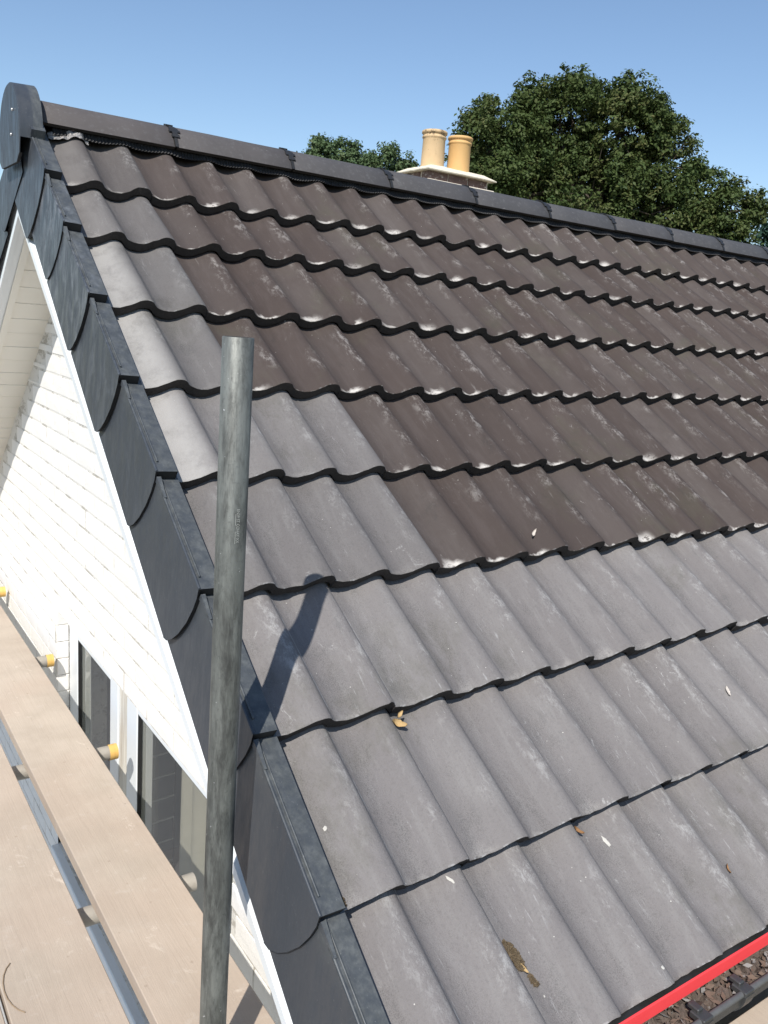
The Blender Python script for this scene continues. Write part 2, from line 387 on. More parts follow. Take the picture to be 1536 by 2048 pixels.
def tile_mesh(seed, gauge, L=None, xs=XS, name='roof_tile', th=.031, chip=1.0):
    slope = (lift_of(seed//10)/gauge if seed >= 10 else .05); th += .004 if seed >= 60 else 0; L = L or gauge+.075
    ys = [0.0, .0025, .012, gauge*.35, gauge*.7, L]
    rd = [-.0022, -.0003, 0, 0, 0, 0]
    mb = MB(); nx = len(xs)
    top = []
    for j, y in enumerate(ys):
        for i, x in enumerate(xs):
            e = (mn.noise((x*60, seed*7.3, 0))*.0016+max(0, mn.noise((x*22, seed*3.1, 5))-.33)*.016*chip) if j < 2 else 0
            sag = mn.noise((x*7, y*5, seed*2.7))*.0009
            top.append((x, y+e, prof(max(x, .012)/.15)+rd[j]-slope*y+sag))
    fs = [(j*nx+i, j*nx+i+1, (j+1)*nx+i+1, (j+1)*nx+i) for j in range(len(ys)-1) for i in range(nx-1)]
    mb.add(top, fs, 0, True)
    fr = [top[i] for i in range(nx)]
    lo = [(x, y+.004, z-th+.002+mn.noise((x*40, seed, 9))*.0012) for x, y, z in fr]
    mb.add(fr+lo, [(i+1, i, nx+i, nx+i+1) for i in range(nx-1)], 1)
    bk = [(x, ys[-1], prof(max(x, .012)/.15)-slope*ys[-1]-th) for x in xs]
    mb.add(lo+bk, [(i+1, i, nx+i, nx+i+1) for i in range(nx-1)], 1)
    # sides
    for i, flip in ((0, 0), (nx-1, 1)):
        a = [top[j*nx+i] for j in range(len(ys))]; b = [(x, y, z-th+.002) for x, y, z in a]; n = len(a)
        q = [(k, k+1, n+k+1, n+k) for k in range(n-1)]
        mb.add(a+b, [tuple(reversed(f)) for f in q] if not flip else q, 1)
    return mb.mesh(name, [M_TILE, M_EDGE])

gray_cols = [0, 1, 1, 1, 2, 2, 99, 99, 99]      # how many grey tiles from the verge in each course
# courses 3-4 near verge are the dusty pale ones
rr = random.Random(3)
XS0 = [x for x in XS if x > .028]
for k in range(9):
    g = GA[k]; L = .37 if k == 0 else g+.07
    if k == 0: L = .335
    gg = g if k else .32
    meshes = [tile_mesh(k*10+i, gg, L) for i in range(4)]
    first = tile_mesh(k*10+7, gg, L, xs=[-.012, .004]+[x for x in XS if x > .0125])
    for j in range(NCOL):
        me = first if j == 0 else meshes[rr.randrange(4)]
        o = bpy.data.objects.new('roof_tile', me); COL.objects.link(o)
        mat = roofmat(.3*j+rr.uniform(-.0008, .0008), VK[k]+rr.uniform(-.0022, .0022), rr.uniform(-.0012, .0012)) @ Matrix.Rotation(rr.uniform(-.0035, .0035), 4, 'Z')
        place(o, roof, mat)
        br = 0.0 if j < gray_cols[k] else 1.0
        if k >= 6: br = 0.0
        if k == 0: br = .45 if j == 0 else .92
        if k == 1 and j == 0: br = .12
        if br == 1.0: br = rr.uniform(.93, 1.0)
        if k >= 6: br = rr.uniform(0.0, .14)
        o['brown'] = br; 
        o['dust'] = .85 if (j == 0 and k in (2, 3)) else (.62 if (j == 0 and k == 4) else (.18 if (j == 0 and k < 2) else rr.uniform(0, .05)))
        o['tone'] = rr.uniform(.95, 1.04)*(.93 if br > .5 else 1)*((.66 if k in (2, 3) else .72 if k < 2 else .84) if br < .5 and k < 6 else 1.06)

# far slope courses, out of sight behind the ridge: joined
mb = MB()
for k in range(9):
    v0 = VK[k]
    for j in range(NCOL):
        xs = [.3*j+x for x in XS[::2]]+[.3*j+.306]
        nx = len(xs); pts = []
        for y in (0, GA[k] if k else .3):
            for x in xs:
                h = prof(x/.15)-.11*y; v = v0-y
                pts.append(MIR @ Vector((x, -v*CT-h*ST, -v*ST+h*CT)))
        lo = [MIR @ Vector((x, -v0*CT-(prof(x/.15)-.03)*ST, -v0*ST+(prof(x/.15)-.03)*CT)) for x in xs]
        mb.add(pts, [(i+1, i, nx+i, nx+i+1) for i in range(nx-1)], 0, True)
        mb.add(pts[:nx]+lo, [(i, i+1, nx+i+1, nx+i) for i in range(nx-1)], 1)
fo = mb.obj('far_slope_tiling', [M_TILE, M_EDGE], roof); fo['brown'] = 1.0; fo['dust'] = 0.0; fo['tone'] = 1.0
tag(fo, kind='stuff')

# ---- verge units
def verge_mesh(g, seed, deep=1.0):
    """local x across, y up-slope, z out. low end at y=0"""
    mb = MB(); L = g+.03
    xo, xi = -.021, .030
    t = .0028; zt = .022; slope = .026/g
    # skirt outline (y,z) at low end then along the bottom and up
    curve = [(0, zt), (-.008, .002), (-.013, -.03), (-.014, -.075), (-.007, -.125), (.004, -.162), (.018, -.188), (.034, -.198)]
    tl = lambda z: (z-zt)*.058
    curve = [(y, z*deep if z < 0 else z) for y, z in curve]
    pts = [(y, z) for y, z in curve]+[(L, -.200*deep-slope*L*.2), (L, zt-slope*L)]
    def sh(y): return slope*max(y, 0)*.35                # tapers inward going up so units nest
    n = len(pts)
    out = [(xo+sh(y)+tl(z), y, z) for y, z in pts]; inn = [(xo+sh(y)+tl(z)+t, y, z) for y, z in pts]
    mb.add(out, [tuple(range(n))], 0); mb.add(inn, [tuple(reversed(range(n)))], 1)
    # returned rim round the curve
    rim = [(xo+tl(z)+.012, y+.002, z+.001) for y, z in curve[1:]]
    e0 = [(xo+tl(z), y, z) for y, z in curve[1:]]; k = len(e0)
    mb.add(e0+rim, [(i, k+i, k+i+1, i+1) for i in range(k-1)], 1)
    # top flange
    def zz(y): return zt-slope*y
    A = [(xo, 0, zt), (xi, 0, zt-.003), (xi+sh(L), L, zz(L)-.003), (xo+sh(L), L, zz(L))]
    mb.add(A, [(0, 1, 2, 3)], 0)
    # rounded arris bead
    mb.tube((xo+.0025, 0.001, zt-.001), (xo+.0025+sh(L), L, zz(L)-.001), .0032, 8, 0)
    mb.tube((xo+.012, .03, zt-.0002), (xo+.012+sh(L), L, zz(L)-.0012), .0022, 6, 0)
    # inner edge down to tile, front closed face
    mb.add([(xi, 0, zt-.003), (xi, 0, -.03), (xi+sh(L), L, zz(L)-.045), (xi+sh(L), L, zz(L)-.003)], [(0, 1, 2, 3)], 0)
    mb.box((xo+.002, .001, -.012), (xi+.001, .005, zt-.004), 1)
    mb.box((xo+.004, .0, -.0125), (xi-.004, .0035, -.0095), 0)
    # small raised fin below the unit above (sits near the upper end)
    y1 = g-.005; y0 = g-.062
    z0 = zz(y0); z1 = zz(y1)
    mb.add([(xo+.008, y0, z0), (xo+.014, y0, z0), (xo+.020, y1, z1), (xo+.004, y1, z1), (xo+.008, y0, z0+.004), (xo+.013, y0, z0+.004), (xo+.015, y1, z1+.014), (xo+.005, y1, z1+.014)],
           [(0, 1, 5, 4), (1, 2, 6, 5), (3, 0, 4, 7), (4, 5, 6, 7)], 0)
    # moulded line across the skirt
    return mb.mesh('verge_unit', [M_VERGE, M_VDARK])
for far in (False, True):
    for k in range(10):
        g = (GA[k] if k else .30) if k < 9 else .33
        v = VK[k] if k < 9 else 3.115
        if k == 9: continue
        me = verge_mesh(g, k, 1.22 if (k == 0 and not far) else 1.0)
        o = bpy.data.objects.new('verge_unit', me); COL.objects.link(o)
        mat = roofmat([-.005, -.007, -.011, -.010, -.007, -.009, -.008, -.010, -.010][k] if not far else -.008, v+.004, .0)
        place(o, roof, MIR @ mat if far else mat)
        o['chalk'] = [.22, .75, .6, .3, .12, .05, .05, .02, .03][k] if not far else .05
# ---- barge boards (white) and soffit boards
def cpt(y, c, far=False):
    z = c+TT*y
    return (2*YA-y if far else y, z)
ex = .05
for far in (False, True):
    mb = MB()
    yb = -2.47
    yt = YA
    poly = [(y, z) for y, z in [cpt(yt, -.10, far), cpt(yb, -.10, far), cpt(yb, -.322, far), cpt(yt, -.322, far)]]
    if far: poly = poly[::-1]
    prism(mb, poly, -.0185, .006)
    prism(mb, [(y, z) for y, z in ([cpt(yt, -.302, far), cpt(yb, -.302, far), cpt(yb, -.328, far), cpt(yt, -.328, far)][::(-1 if far else 1)])], -.0325, -.0187)
    o = mb.obj('barge_board', M_PVC, house)
    # soffit: frame strip along the barge, then short tongued boards across, dark backing behind the gaps
    mb = MB()
    prism(mb, [cpt(yt, -.305, far), cpt(yb, -.305, far), cpt(yb, -.330, far), cpt(yt, -.330, far)][::(-1 if far else 1)], .0062, .030)
    mb.obj('soffit_trim', M_SOFFIT, house)
    nb = 30
    sp = .0795/1.0
    me = None
    for i in range(nb):
        y0 = yt-(i*sp); y1 = y0-sp+.0035
        if y1 < yb: break
        if me is None:
            mb = MB()
            prism(mb, [(0, 0), (-sp+.0035, (-sp+.0035)*TT), (-sp+.0035, (-sp+.0035)*TT-.012), (0, -.012)], .0305, XW+.01)
            me = mb.mesh('soffit_board', [M_SOFFIT])
        o = bpy.data.objects.new('soffit_board', me); COL.objects.link(o); o.parent = house
        yy, z = cpt(y0, -.306+rr.uniform(-.0012, .0012), far)
        o.location = (0, yy, z)
        if far: o.scale = (1, -1, 1)
    mb = MB()
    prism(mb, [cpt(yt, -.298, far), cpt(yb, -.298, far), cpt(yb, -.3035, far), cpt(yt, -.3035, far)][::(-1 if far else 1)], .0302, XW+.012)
    mb.obj('soffit_backing', M_BACK, house)

# ---- ridge tiles, unions, ridge roll
RZ, RR = -.195, .125
A0, A1 = R(20), R(160)
def arc(r, a, x): return (x, YA-r*math.cos(a), RZ+r*math.sin(a))
def ridge_mesh(seed):
    mb = MB(); n = 22
    xs = [.004, .008, .15, .3, .442, .446]; rs = [RR-.004, RR, RR, RR, RR, RR-.004]
    vs = []
    for x, r in zip(xs, rs):
        for i in range(n+1):
            a = A0+(A1-A0)*i/n
            vs.append(arc(r+mn.noise((x*9, a*3, seed))*.0012, a, x))
    mb.add(vs, [(j*(n+1)+i, j*(n+1)+i+1, (j+1)*(n+1)+i+1, (j+1)*(n+1)+i) for j in range(len(xs)-1) for i in range(n)], 0, True)
    inn = [arc(RR-.018, A0+(A1-A0)*i/n, x) for x in (.004, .446) for i in range(n+1)]
    mb.add(inn, [(i+1, i, n+1+i, n+2+i) for i in range(n)], 1)
    for i in (0, n):   # long bottom edges
        a = A0+(A1-A0)*i/n
        q = [arc(RR-.0015, a, .004), arc(RR-.018, a, .004), arc(RR-.018, a, .446), arc(RR-.0015, a, .446)]
        mb.add(q, [(0, 1, 2, 3) if i == 0 else (3, 2, 1, 0)], 1)
    for x, fl in ((.004, 0), (.446, 1)):
        e = [arc(RR-.004, A0+(A1-A0)*i/n, x) for i in range(n+1)]+[arc(RR-.018, A0+(A1-A0)*i/n, x) for i in range(n+1)]
        mb.add(e, [((i, n+1+i, n+2+i, i+1) if fl else (i+1, n+2+i, n+1+i, i)) for i in range(n)], 1)
    return mb.mesh('ridge_tile', [M_RIDGE, M_EDGE])
rms = [ridge_mesh(i) for i in range(3)]
for j in range(13):
    o = bpy.data.objects.new('ridge_tile', rms[j % 3]); COL.objects.link(o)
    place(o, roof, Matrix.Translation((.0065+.45*j+rr.uniform(-.002, .002), rr.uniform(-.002, .002), rr.uniform(-.002, .002))))
    o['brown'] = [1.0, .7, .35][j] if j < 3 else rr.uniform(0, .3)
# unions: black toothed strap standing proud in each joint
def union_mesh():
    mb = MB(); n = 26
    for i in range(n):
        a = A0+(A1-A0)*i/n; b = A0+(A1-A0)*(i+1)/n
        wd = .006
        for (lo, hi, w_) in ((.10, .16, .010), (.16, .24, .016), (.24, .30, .007), (.62, .70, .014), (.76, .84, .014)):
            if lo <= i/n < hi: wd = w_+.004*((i % 2))
        if i/n > .36 and i/n < .44: wd = .013
        r0, r1 = RR-.006, RR+(.0042 if wd > .008 else .0012)
        vs = [arc(r, q, x) for r in (r0, r1) for q in (a, b) for x in (-wd*.8, wd*1.1)]
        mb.add(vs, [(4, 5, 7, 6), (0, 2, 3, 1), (0, 4, 6, 2), (1, 3, 7, 5), (0, 1, 5, 4), (2, 6, 7, 3)], 0)
    return mb.mesh('ridge_union', [M_BLACK])
um = union_mesh()
for j in range(1, 13):
    o = bpy.data.objects.new('ridge_union', um); COL.objects.link(o)
    place(o, roof, Matrix.Translation((.0065+.45*j, 0, 0)))
# ridge roll: pleated strip from under the ridge to the crests of the top course, bridging the pans
mb = MB(); pts = []
NXR = int(5.6/.0055)
def tile_h(x, v):
    y = VK[0]-v
    return prof(x/.15)-.05*y
for i in range(NXR):
    x = .055+i*.0055
    pl = .0020*(1 if i % 2 else -1)
    vv = .302+.004*mn.noise((x*5, 3, 0))
    crest = .013-.05*(VK[0]-vv)
    sag = max(0.0, crest-.002-tile_h(x, vv))
    h = crest-.24*sag-.006*max(0, mn.noise((x*6, 0, 1)))+.004
    r0 = Vector((x, -.222, -.146))
    r1 = (roofmat(x, vv-.016, h+.008+pl*.8)).translation
    r2_ = (roofmat(x, vv, h+pl)).translation
    r3 = (roofmat(x, vv-.0015, h-.003+pl)).translation
    pts.append((Vector((x, -.16, -.130)), r0, r1, r2_, r3))
vs = [p for q in pts for p in q]
mb.add(vs, [(5*i+k, 5*i+k+1, 5*(i+1)+k+1, 5*(i+1)+k) for i in range(NXR-1) for k in range(4)], 0, False)
mb.obj('ridge_roll', M_ROLL, roof)
# crumpled foil flap beside the end cap
mb = MB(); nx, ny = 22, 7
vs = []
for j in range(ny+1):
    for i in range(nx+1):
        x = .040+.125*i/nx; v = .290+.024*j/ny
        h = tile_h(x, v)+.010+.010*(1-j/ny)+.012*mn.noise((x*55, v*60, 2))+max(0, (-.006-prof(x/.15)))*.6
        vs.append(roofmat(x, v, h).translation)
mb.add(vs, [(j*(nx+1)+i, (j+1)*(nx+1)+i, (j+1)*(nx+1)+i+1, j*(nx+1)+i+1) for j in range(ny) for i in range(nx)], 0, False)
mb.obj('foil_flap', M_FOIL, roof)
mb = MB(); vs = []
for i in range(13):
    x = .045+.09*i/12
    for v in (.284, .290): vs.append(roofmat(x, v, tile_h(x, v)+.020+.003*mn.noise((x*40, v, 0))).translation)
mb.add(vs, [(2*i, 2*i+1, 2*i+3, 2*i+2) for i in range(12)], 0)
mb.obj('pink_tape', M_PINK, roof)

# ---- ridge end cap
mb = MB(); n = 28
CR = .150
def cap_pts(x, r):
    p = []
    for i in range(n+1):
        a = R(-8)+(R(188)-R(-8))*i/n
        p.append((x, YA-r*math.cos(a), RZ+.004+r*1.03*math.sin(a)))
    # tongues following the verges down on both sides and a blunt lower edge
    return p
lowl = [(YA+.150, -.258), (YA+.115, -.282), (YA-.105, -.282), (YA-.142, -.258)]
fo_ = cap_pts(-.056, CR-.004)+[(-.056, y, z) for y, z in lowl]
fo2 = cap_pts(-.053, CR)+[(-.053, y, z) for y, z in lowl]
bk = cap_pts(.013, CR+.003)
N_ = len(fo_)
mb.add(fo_, [tuple(reversed(range(N_)))], 0)
mb.add(fo_+fo2, [(i, (i+1) % N_, N_+(i+1) % N_, N_+i) for i in range(N_)], 0, False)
F = cap_pts(-.053, CR); B = cap_pts(.013, CR+.003); B2 = cap_pts(.013, CR-.012)
mb.add(F+B, [(i, i+1, n+2+i, n+1+i) for i in range(n)], 0, True)
mb.add(B+B2, [(i, i+1, n+2+i, n+1+i) for i in range(n)], 1)
# inner lower part of the cap beside the skirt
mb.add([(-.053, y, z) for y, z in lowl]+[(-.046, y, z) for y, z in lowl], [(0, 4, 5, 1), (1, 5, 6, 2), (2, 6, 7, 3)], 1)
# side lug of the cap on the near slope
mb.box((-.024, -.002, -.004), (.018, .050, .030), 0, roofmat(0, .356, 0))
cap = mb.obj('ridge_end_cap', [M_VERGE, M_VDARK], roof); cap['chalk'] = .03
for (y, z) in ((-.205, -.125), (-.185, -.195)):
    mb = MB(); mb.lathe([(0.0001, 0), (.0045, 0.0005), (.005, .002), (.003, .0045), (.0001, .005)], 0, 0, 12)
    o = mb.obj('screw', M_SCREW, cap); o.rotation_euler = (0, -math.pi/2, 0); o.location = (-.0563, y, z)

# ------------------------------------------------------------------ gable wall with bricks
ZH = -1.95; YL = .265; YR = -1.50; ZS = -3.05       # window opening
ZG = -4.6; YE0, YE1 = -2.36, 2*YA+2.36
def top_z(y):    # wall top under the soffit
    return -.296+TT*(y if y <= YA else 2*YA-y)
mb = MB()
Xb = XW+.0014     # mortar plane just behind the brick faces
def wallpoly(pts):
    n = len(pts)
    vs = [(Xb, y, z) for y, z in pts]+[(XW+.215, y, z) for y, z in pts]
    mb.add(vs, [tuple(range(n)), tuple(range(2*n-1, n-1, -1))]+[(i, n+i, n+(i+1) % n, (i+1) % n) for i in range(n)], 0)
wallpoly([(YE0, ZG), (YE0, top_z(YE0)), (YR, top_z(YR)), (YR, ZG)])
wallpoly([(YL, ZG), (YL, top_z(YL)), (YE1, top_z(YE1)), (YE1, ZG)])
wallpoly([(YR+.0005, ZH), (YR+.0005, top_z(YR)), (YA, top_z(YA)), (YL-.0005, top_z(YL)), (YL-.0005, ZH)])
wallpoly([(YR+.0005, ZG), (YR+.0005, ZS), (YL-.0005, ZS), (YL-.0005, ZG)])
wall = mb.obj('gable_wall', M_MORTAR, house)
BW, BH, J = .215, .065, .010
bmesh_cache = []
def brick_mesh(wd, seed):
    mb = MB()
    hx = .010
    ys = [0, wd*.33, wd*.66, wd]; zs = [0, BH*.5, BH]
    fr = [(-.0012+mn.noise((y*30, z*40, seed))*.0010, y, z) for z in zs for y in ys]
    # ease the rim back
    for i, p in enumerate(fr):
        if p[1] in (0, wd) or p[2] in (0, BH): fr[i] = (p[0]+.0011, p[1]+mn.noise((p[2]*90, seed, 1))*.0012, p[2]+mn.noise((p[1]*60, seed, 4))*.0014)
    mb.add(fr, [(j*4+i, (j+1)*4+i, (j+1)*4+i+1, j*4+i+1) for j in range(2) for i in range(3)], 0, False)
    rim = [0, 1, 2, 3, 7, 11, 10, 9, 8, 4]
    a = [fr[i] for i in rim]; b = [(hx, p[1], p[2]) for p in a]; n = len(a)
    mb.add(a+b, [(i, (i+1) % n, n+(i+1) % n, n+i) for i in range(n)], 0)
    return mb.mesh('brick', [M_BRICK])
full = [brick_mesh(BW, i) for i in range(8)]; half = [brick_mesh(.1025, 20+i) for i in range(4)]
cut = {}
zc = -1.955+.005
rows = []
placed = 0; rest = MB()
cand = []
for r in range(-36, 24):
    z0 = -1.950+.005+r*.075            # a bed joint sits on the window head
    off = (r % 2)*.1125
    # header row every 4th course as in the old bond
    y = YE1-.01-off
    while y > YE0:
        y1 = y; y0 = y-BW
        y -= BW+J
        segs = [(max(y0, YE0), min(y1, YE1-.002))]
        if z0+BH > ZS and z0 < ZH-.005:                    # window opening
            ns = []
            for a, b in segs:
                if b > YL: ns.append((max(a, YL), b))
                if a < YR: ns.append((a, min(b, YR)))
            segs = ns
        for a, b in segs:
            tz = min(top_z(a), top_z(b))
            if z0+BH > tz-.002:
                # clip under the rake: skip the sliver, mortar shows painted
                if z0+BH*.12 > tz: continue
            if b-a < .03: continue
            cand.append((a, b, z0))
def score(c):
    a, b, z0 = c
    y = (a+b)/2
    if z0 < -2.35 or y > 1.35 or y < -2.2: return 10+abs(z0)
    return (Vector((XW, y, z0))-cam.matrix_world.translation).length
cand.sort(key=score)
for i, (a, b, z0) in enumerate(cand):
    wd = round(b-a, 3)
    top = min(top_z(a), top_z(b)); sc = min(1.0, (top-z0-.001)/BH) if z0+BH > top else 1.0
    if i < 290:
        if abs(wd-BW) < .004: me = full[rr.randrange(8)]
        else:
            if wd not in cut: cut[wd] = brick_mesh(wd, len(cut)+50)
            me = cut[wd]
        o = bpy.data.objects.new('brick', me); COL.objects.link(o); o.parent = wall
        o.location = (XW+rr.uniform(-.0007, .0005), a, z0); o.scale = (1, 1, sc)
        o.rotation_euler = (rr.uniform(-.003, .003), 0, rr.uniform(-.004, .004))
    else:
        rest.box((XW+.0005, a, z0), (XW+.012, b, z0+BH*sc), 0)
tag(rest.obj('remaining_bricks', M_BRICK, wall), kind='stuff')
# reveal (jamb) bricks on the far side of the opening
jm = None
for r in range(14):
    z0 = -1.950+.005-(r+1)*.075
    mb = MB(); d = .048 if r % 2 else .048
    mb.box((XW+.0035, YL-.0028-rr.uniform(0, .0012), z0-.002), (XW+.0535, YL+.004, z0+BH+.0045), 0, ch=.0025)
    mb.obj('brick', M_BRICK, wall)
# other walls of the house
mb = MB()
mb.box((XW+.2155, YE0, ZG), (.8, YE0+.2, top_z(YE0)-.002)); mb.box((2.3, YE0, ZG), (XE-.2, YE0+.2, top_z(YE0)-.002)); mb.box((.8005, YE0, ZG), (2.2995, YE0+.2, -3.2));  mb.box((XW+.2155, YE1-.2, ZG), (XE-.2, YE1, top_z(YE0)-.002)); mb.box((XE-.199, YE0, ZG), (XE, YE1, top_z(YE0)-.002))  # front wall opening is added, unseen, to let daylight into the room
mb.obj('side_wall', M_BRICK, house)
mb = MB(); prism(mb, [(YE0, top_z(YE0)), (YA, top_z(YA)), (YE1, top_z(YE1))], XE-.15, XE); mb.obj('end_gable', M_BRICK, house)

# ---- window (frame face at x = .224)
XF = .224
win = MB()
GZ = -2.048     # top of the glass
def bx(m, y0, y1, z0, z1, x0=XF, x1=XF+.06, mi=0, ch=.003): m.box((x0, min(y0, y1), z0), (x1, max(y0, y1), z1), mi, ch=ch)
bx(win, YL-.008, .140, ZS, ZH-.002)                 # far stile
bx(win, .1395, -.305, GZ, ZH-.002, XF+.0005)                 # head over first light
bx(win, -.305, -.397, ZS, ZH-.002)
bx(win, -.497, -.604, ZS, ZH-.002)
bx(win, -.6045, -1.41, GZ, ZH-.002, XF+.0005)
bx(win, -1.41, YR, ZS, ZH-.002)
bx(win, .1395, -.305, ZS, ZS+.09, XF+.0005); bx(win, -.6045, -1.41, ZS, ZS+.09, XF+.0005)
wf = win.obj('window', M_PVC, house)
mb = MB(); bx(mb, -.3975, -.4965, ZS, ZH-.002, XF+.006, XF+.07); mb.obj('mullion_post', M_POST, wf)
for (a, b) in ((.140, -.305), (-.604, -1.41)):
    mb = MB(); mb.box((XF+.018, b, ZS+.09), (XF+.022, a, GZ)); mb.obj('pane', M_GLASS, wf)
    mb = MB()
    for (p0, p1) in (((a-.004), a), (b, b+.004)): mb.box((XF+.004, p0, ZS+.09), (XF+.0175, p1, GZ))
    mb.box((XF+.004, b+.0045, GZ-.004), (XF+.0175, a-.0045, GZ)); mb.box((XF+.004, b+.0045, ZS+.09), (XF+.0175, a-.0045, ZS+.094))
    mb.obj('gasket', M_SEAL, wf)
mb = MB(); mb.box((XW-.03, YR+.001, ZS-.04), (XF+.06, YL-.001, ZS-.0005), ch=.004); mb.obj('window_sill', M_PVC, wf)
# room behind
mb = MB()
mb.box((2.6, -2.1, -4.3), (2.65, 1.4, -1.7)); mb.box((.39, 1.0, -4.3), (2.6, 1.05, -1.7)); mb.box((.39, -2.12, -4.3), (2.6, -2.07, -3.2)); mb.box((.39, -2.12, -3.1995), (.8, -2.07, -1.7)); mb.box((2.3, -2.12, -3.1995), (2.6, -2.07, -1.7))  # front side left open to match, added so daylight reaches the room
mb.box((.386, -2.1, -1.75), (2.6, 1.0, -1.70)); mb.box((.386, -2.1, -4.3), (2.6, 1.0, -4.25))
mb.obj('room_lining', M_ROOM, house)
def curtain(y0, y1, x, amp=.018, per=.085, z0=-3.2, z1=-1.98, mt=None, lb=None):
    mb = MB(); n = int(abs(y1-y0)/per*10); vs = []
    for i in range(n+1):
        y = y0+(y1-y0)*i/n; xx = x+amp*math.sin(2*math.pi*y/per+.8*math.sin(y*9))
        vs += [(xx, y, z0), (xx+.3*amp*math.sin(y*31), y, z1)]
    mb.add(vs, [(2*i, 2*i+1, 2*i+3, 2*i+2) for i in range(n)], 0, True)
    o = mb.obj('curtain', mt or M_CURT); tag(o, lb, 'curtain', 'curtains hung behind the gable window'); return o
curtain(.255, .135, .285, .006, .05, lb='narrow pale grey curtain at the far edge of the smaller pane', mt=simple('pale_curtain', (.5, .51, .5), (.6, .6, .58), .9, .1))
curtain(.62, -.10, .43, lb='grey curtain hanging behind the smaller window pane')
curtain(-.70, -1.48, .345, .012, .12, lb='long olive grey curtain behind the larger window pane')
curtain(.05, -.28, .42, .016, .07, lb='short dark grey curtain behind the post between the panes')
# white rungs added behind the larger pane, standing in for pale lines in the glass
air = empty('white_rungs', (.34, -.45, -3.05)); tag(air, 'stand-in set of short white rungs behind the larger window pane', 'rack')
mb = MB()
for dx in (-.004, .088): mb.tube((dx, .004, 0), (dx, .004, .80), .0022, 8)
mb.obj('rung_frame', simple('dark_upright', gray(.05), gray(.1), .5), air)
for i in range(6):
    mb = MB(); mb.tube((0, 0, .735-.093*i), (.084, 0, .74-.093*i), .0032, 8); mb.obj('rung', M_RUNG, air)
mb = MB()
for q, (x, y, z, r) in enumerate([(-.02, .22, 1.62, .07), (.02, .12, 1.55, .08), (.03, .34, 1.50, .08), (-.02, .02, 1.46, .08), (.03, .45, 1.40, .08)]):
    vs = []; fs = []
    for a in range(10):
        for b in range(7):
            th_ = math.pi*b/6; ph_ = 2*math.pi*a/10; k = r*(1+.35*mn.noise((a*.7, b*.8, q)))
            vs.append((.42+x+k*math.sin(th_)*math.cos(ph_), -.95+y+k*math.sin(th_)*math.sin(ph_), -4.25+z+k*math.cos(th_)))
    mb.add(vs, [(a*7+b, ((a+1) % 10)*7+b, ((a+1) % 10)*7+b+1, a*7+b+1) for a in range(10) for b in range(6)], q % 2, True)
mb.box((.34, -1.35, -3.02), (.60, -.35, -2.80), 0)
tag(mb.obj('laundry', [M_CLOTH, M_BLUE]), 'heap of brown and blue laundry piled behind the larger pane', 'laundry')

# ------------------------------------------------------------------ eave: painted strip, gutter, litter
mb = MB(); mb.box((.02, -2.4890, -1.8620), (XE, -2.4846, -1.8345), ch=.0004)
es = mb.obj('eave_strip', M_RED, house)
mb = MB(); mb.box((.02, -2.4843, -1.866), (XE, -2.42, -1.853)); mb.obj('eave_dark_strip', M_BLACK, house)  # black strip added under the lip, standing in for shade in the gap
mb = MB(); mb.box((.02, -2.44, -2.06), (XE, -2.415, -1.91)); mb.obj('fascia', M_PVC, house)
mb = MB(); GY, GZr, GR = -2.482, -1.876, .052; n = 18
def gp(r, a, x): return (x, GY+r*math.cos(a), GZr-r*math.sin(a))
for r, fl in ((GR, 0), (GR-.003, 1)):
    vs = [gp(r, math.pi*i/n, x) for x in (.05, XE) for i in range(n+1)]
    mb.add(vs, [((i, i+1, n+2+i, n+1+i) if fl else (i+1, i, n+1+i, n+2+i)) for i in range(n)], 0, True)
mb.tube((.05, GY-GR+.001, GZr+.001), (XE, GY-GR+.001, GZr+.001), .0062, 10, 1)
mb.box((.05, GY-GR-.002, GZr-.022), (XE, GY-GR+.003, GZr-.004), 0)
gut = mb.obj('gutter', [M_GUT, M_GUTTOP], house)
bm_ = MB()
for i in range(10):
    a = math.pi*(.5+.5*i/9); b = math.pi*(.5+.5*(i+1)/9)
    if i == 9: break
    vs = [gp(r, q, x) for r in (GR+.001, GR+.009) for q in (a, b) for x in (0, .03)]
    bm_.add(vs, [(4, 5, 7, 6), (0, 2, 3, 1), (0, 4, 6, 2), (1, 3, 7, 5), (0, 1, 5, 4), (2, 6, 7, 3)], 0)
bm_.box((0, GY-GR-.008, GZr-.004), (.030, GY-GR+.024, GZr+.009), 0, ch=.002)
bm_.box((.006, GY-GR+.010, GZr+.006), (.022, GY-GR+.034, GZr+.016), 0, ch=.002)
bme = bm_.mesh('gutter_bracket', [M_GUT])
for x in (.625, .755, 1.5, 2.3, 3.1, 3.9, 4.7):
    o = bpy.data.objects.new('gutter_bracket', bme); COL.objects.link(o); o.parent = gut; o.location = (x-.02, 0, 0)
mb = MB()
lr = random.Random(11); vs = []; nx = 240
for i in range(nx+1):
    for j in range(9):
        x = .10+i*(1.6/nx); y = GY-GR+.012+j*(.094/8)
        z = GZr-.030+.028*abs(mn.noise((x*30, y*42, 1)))+.016*mn.noise((x*80, y*90, 3))+.010
        vs.append((x, y, z))
mb.add(vs, [(i*9+j, (i+1)*9+j, (i+1)*9+j+1, i*9+j+1) for i in range(nx) for j in range(8)], 0, False)
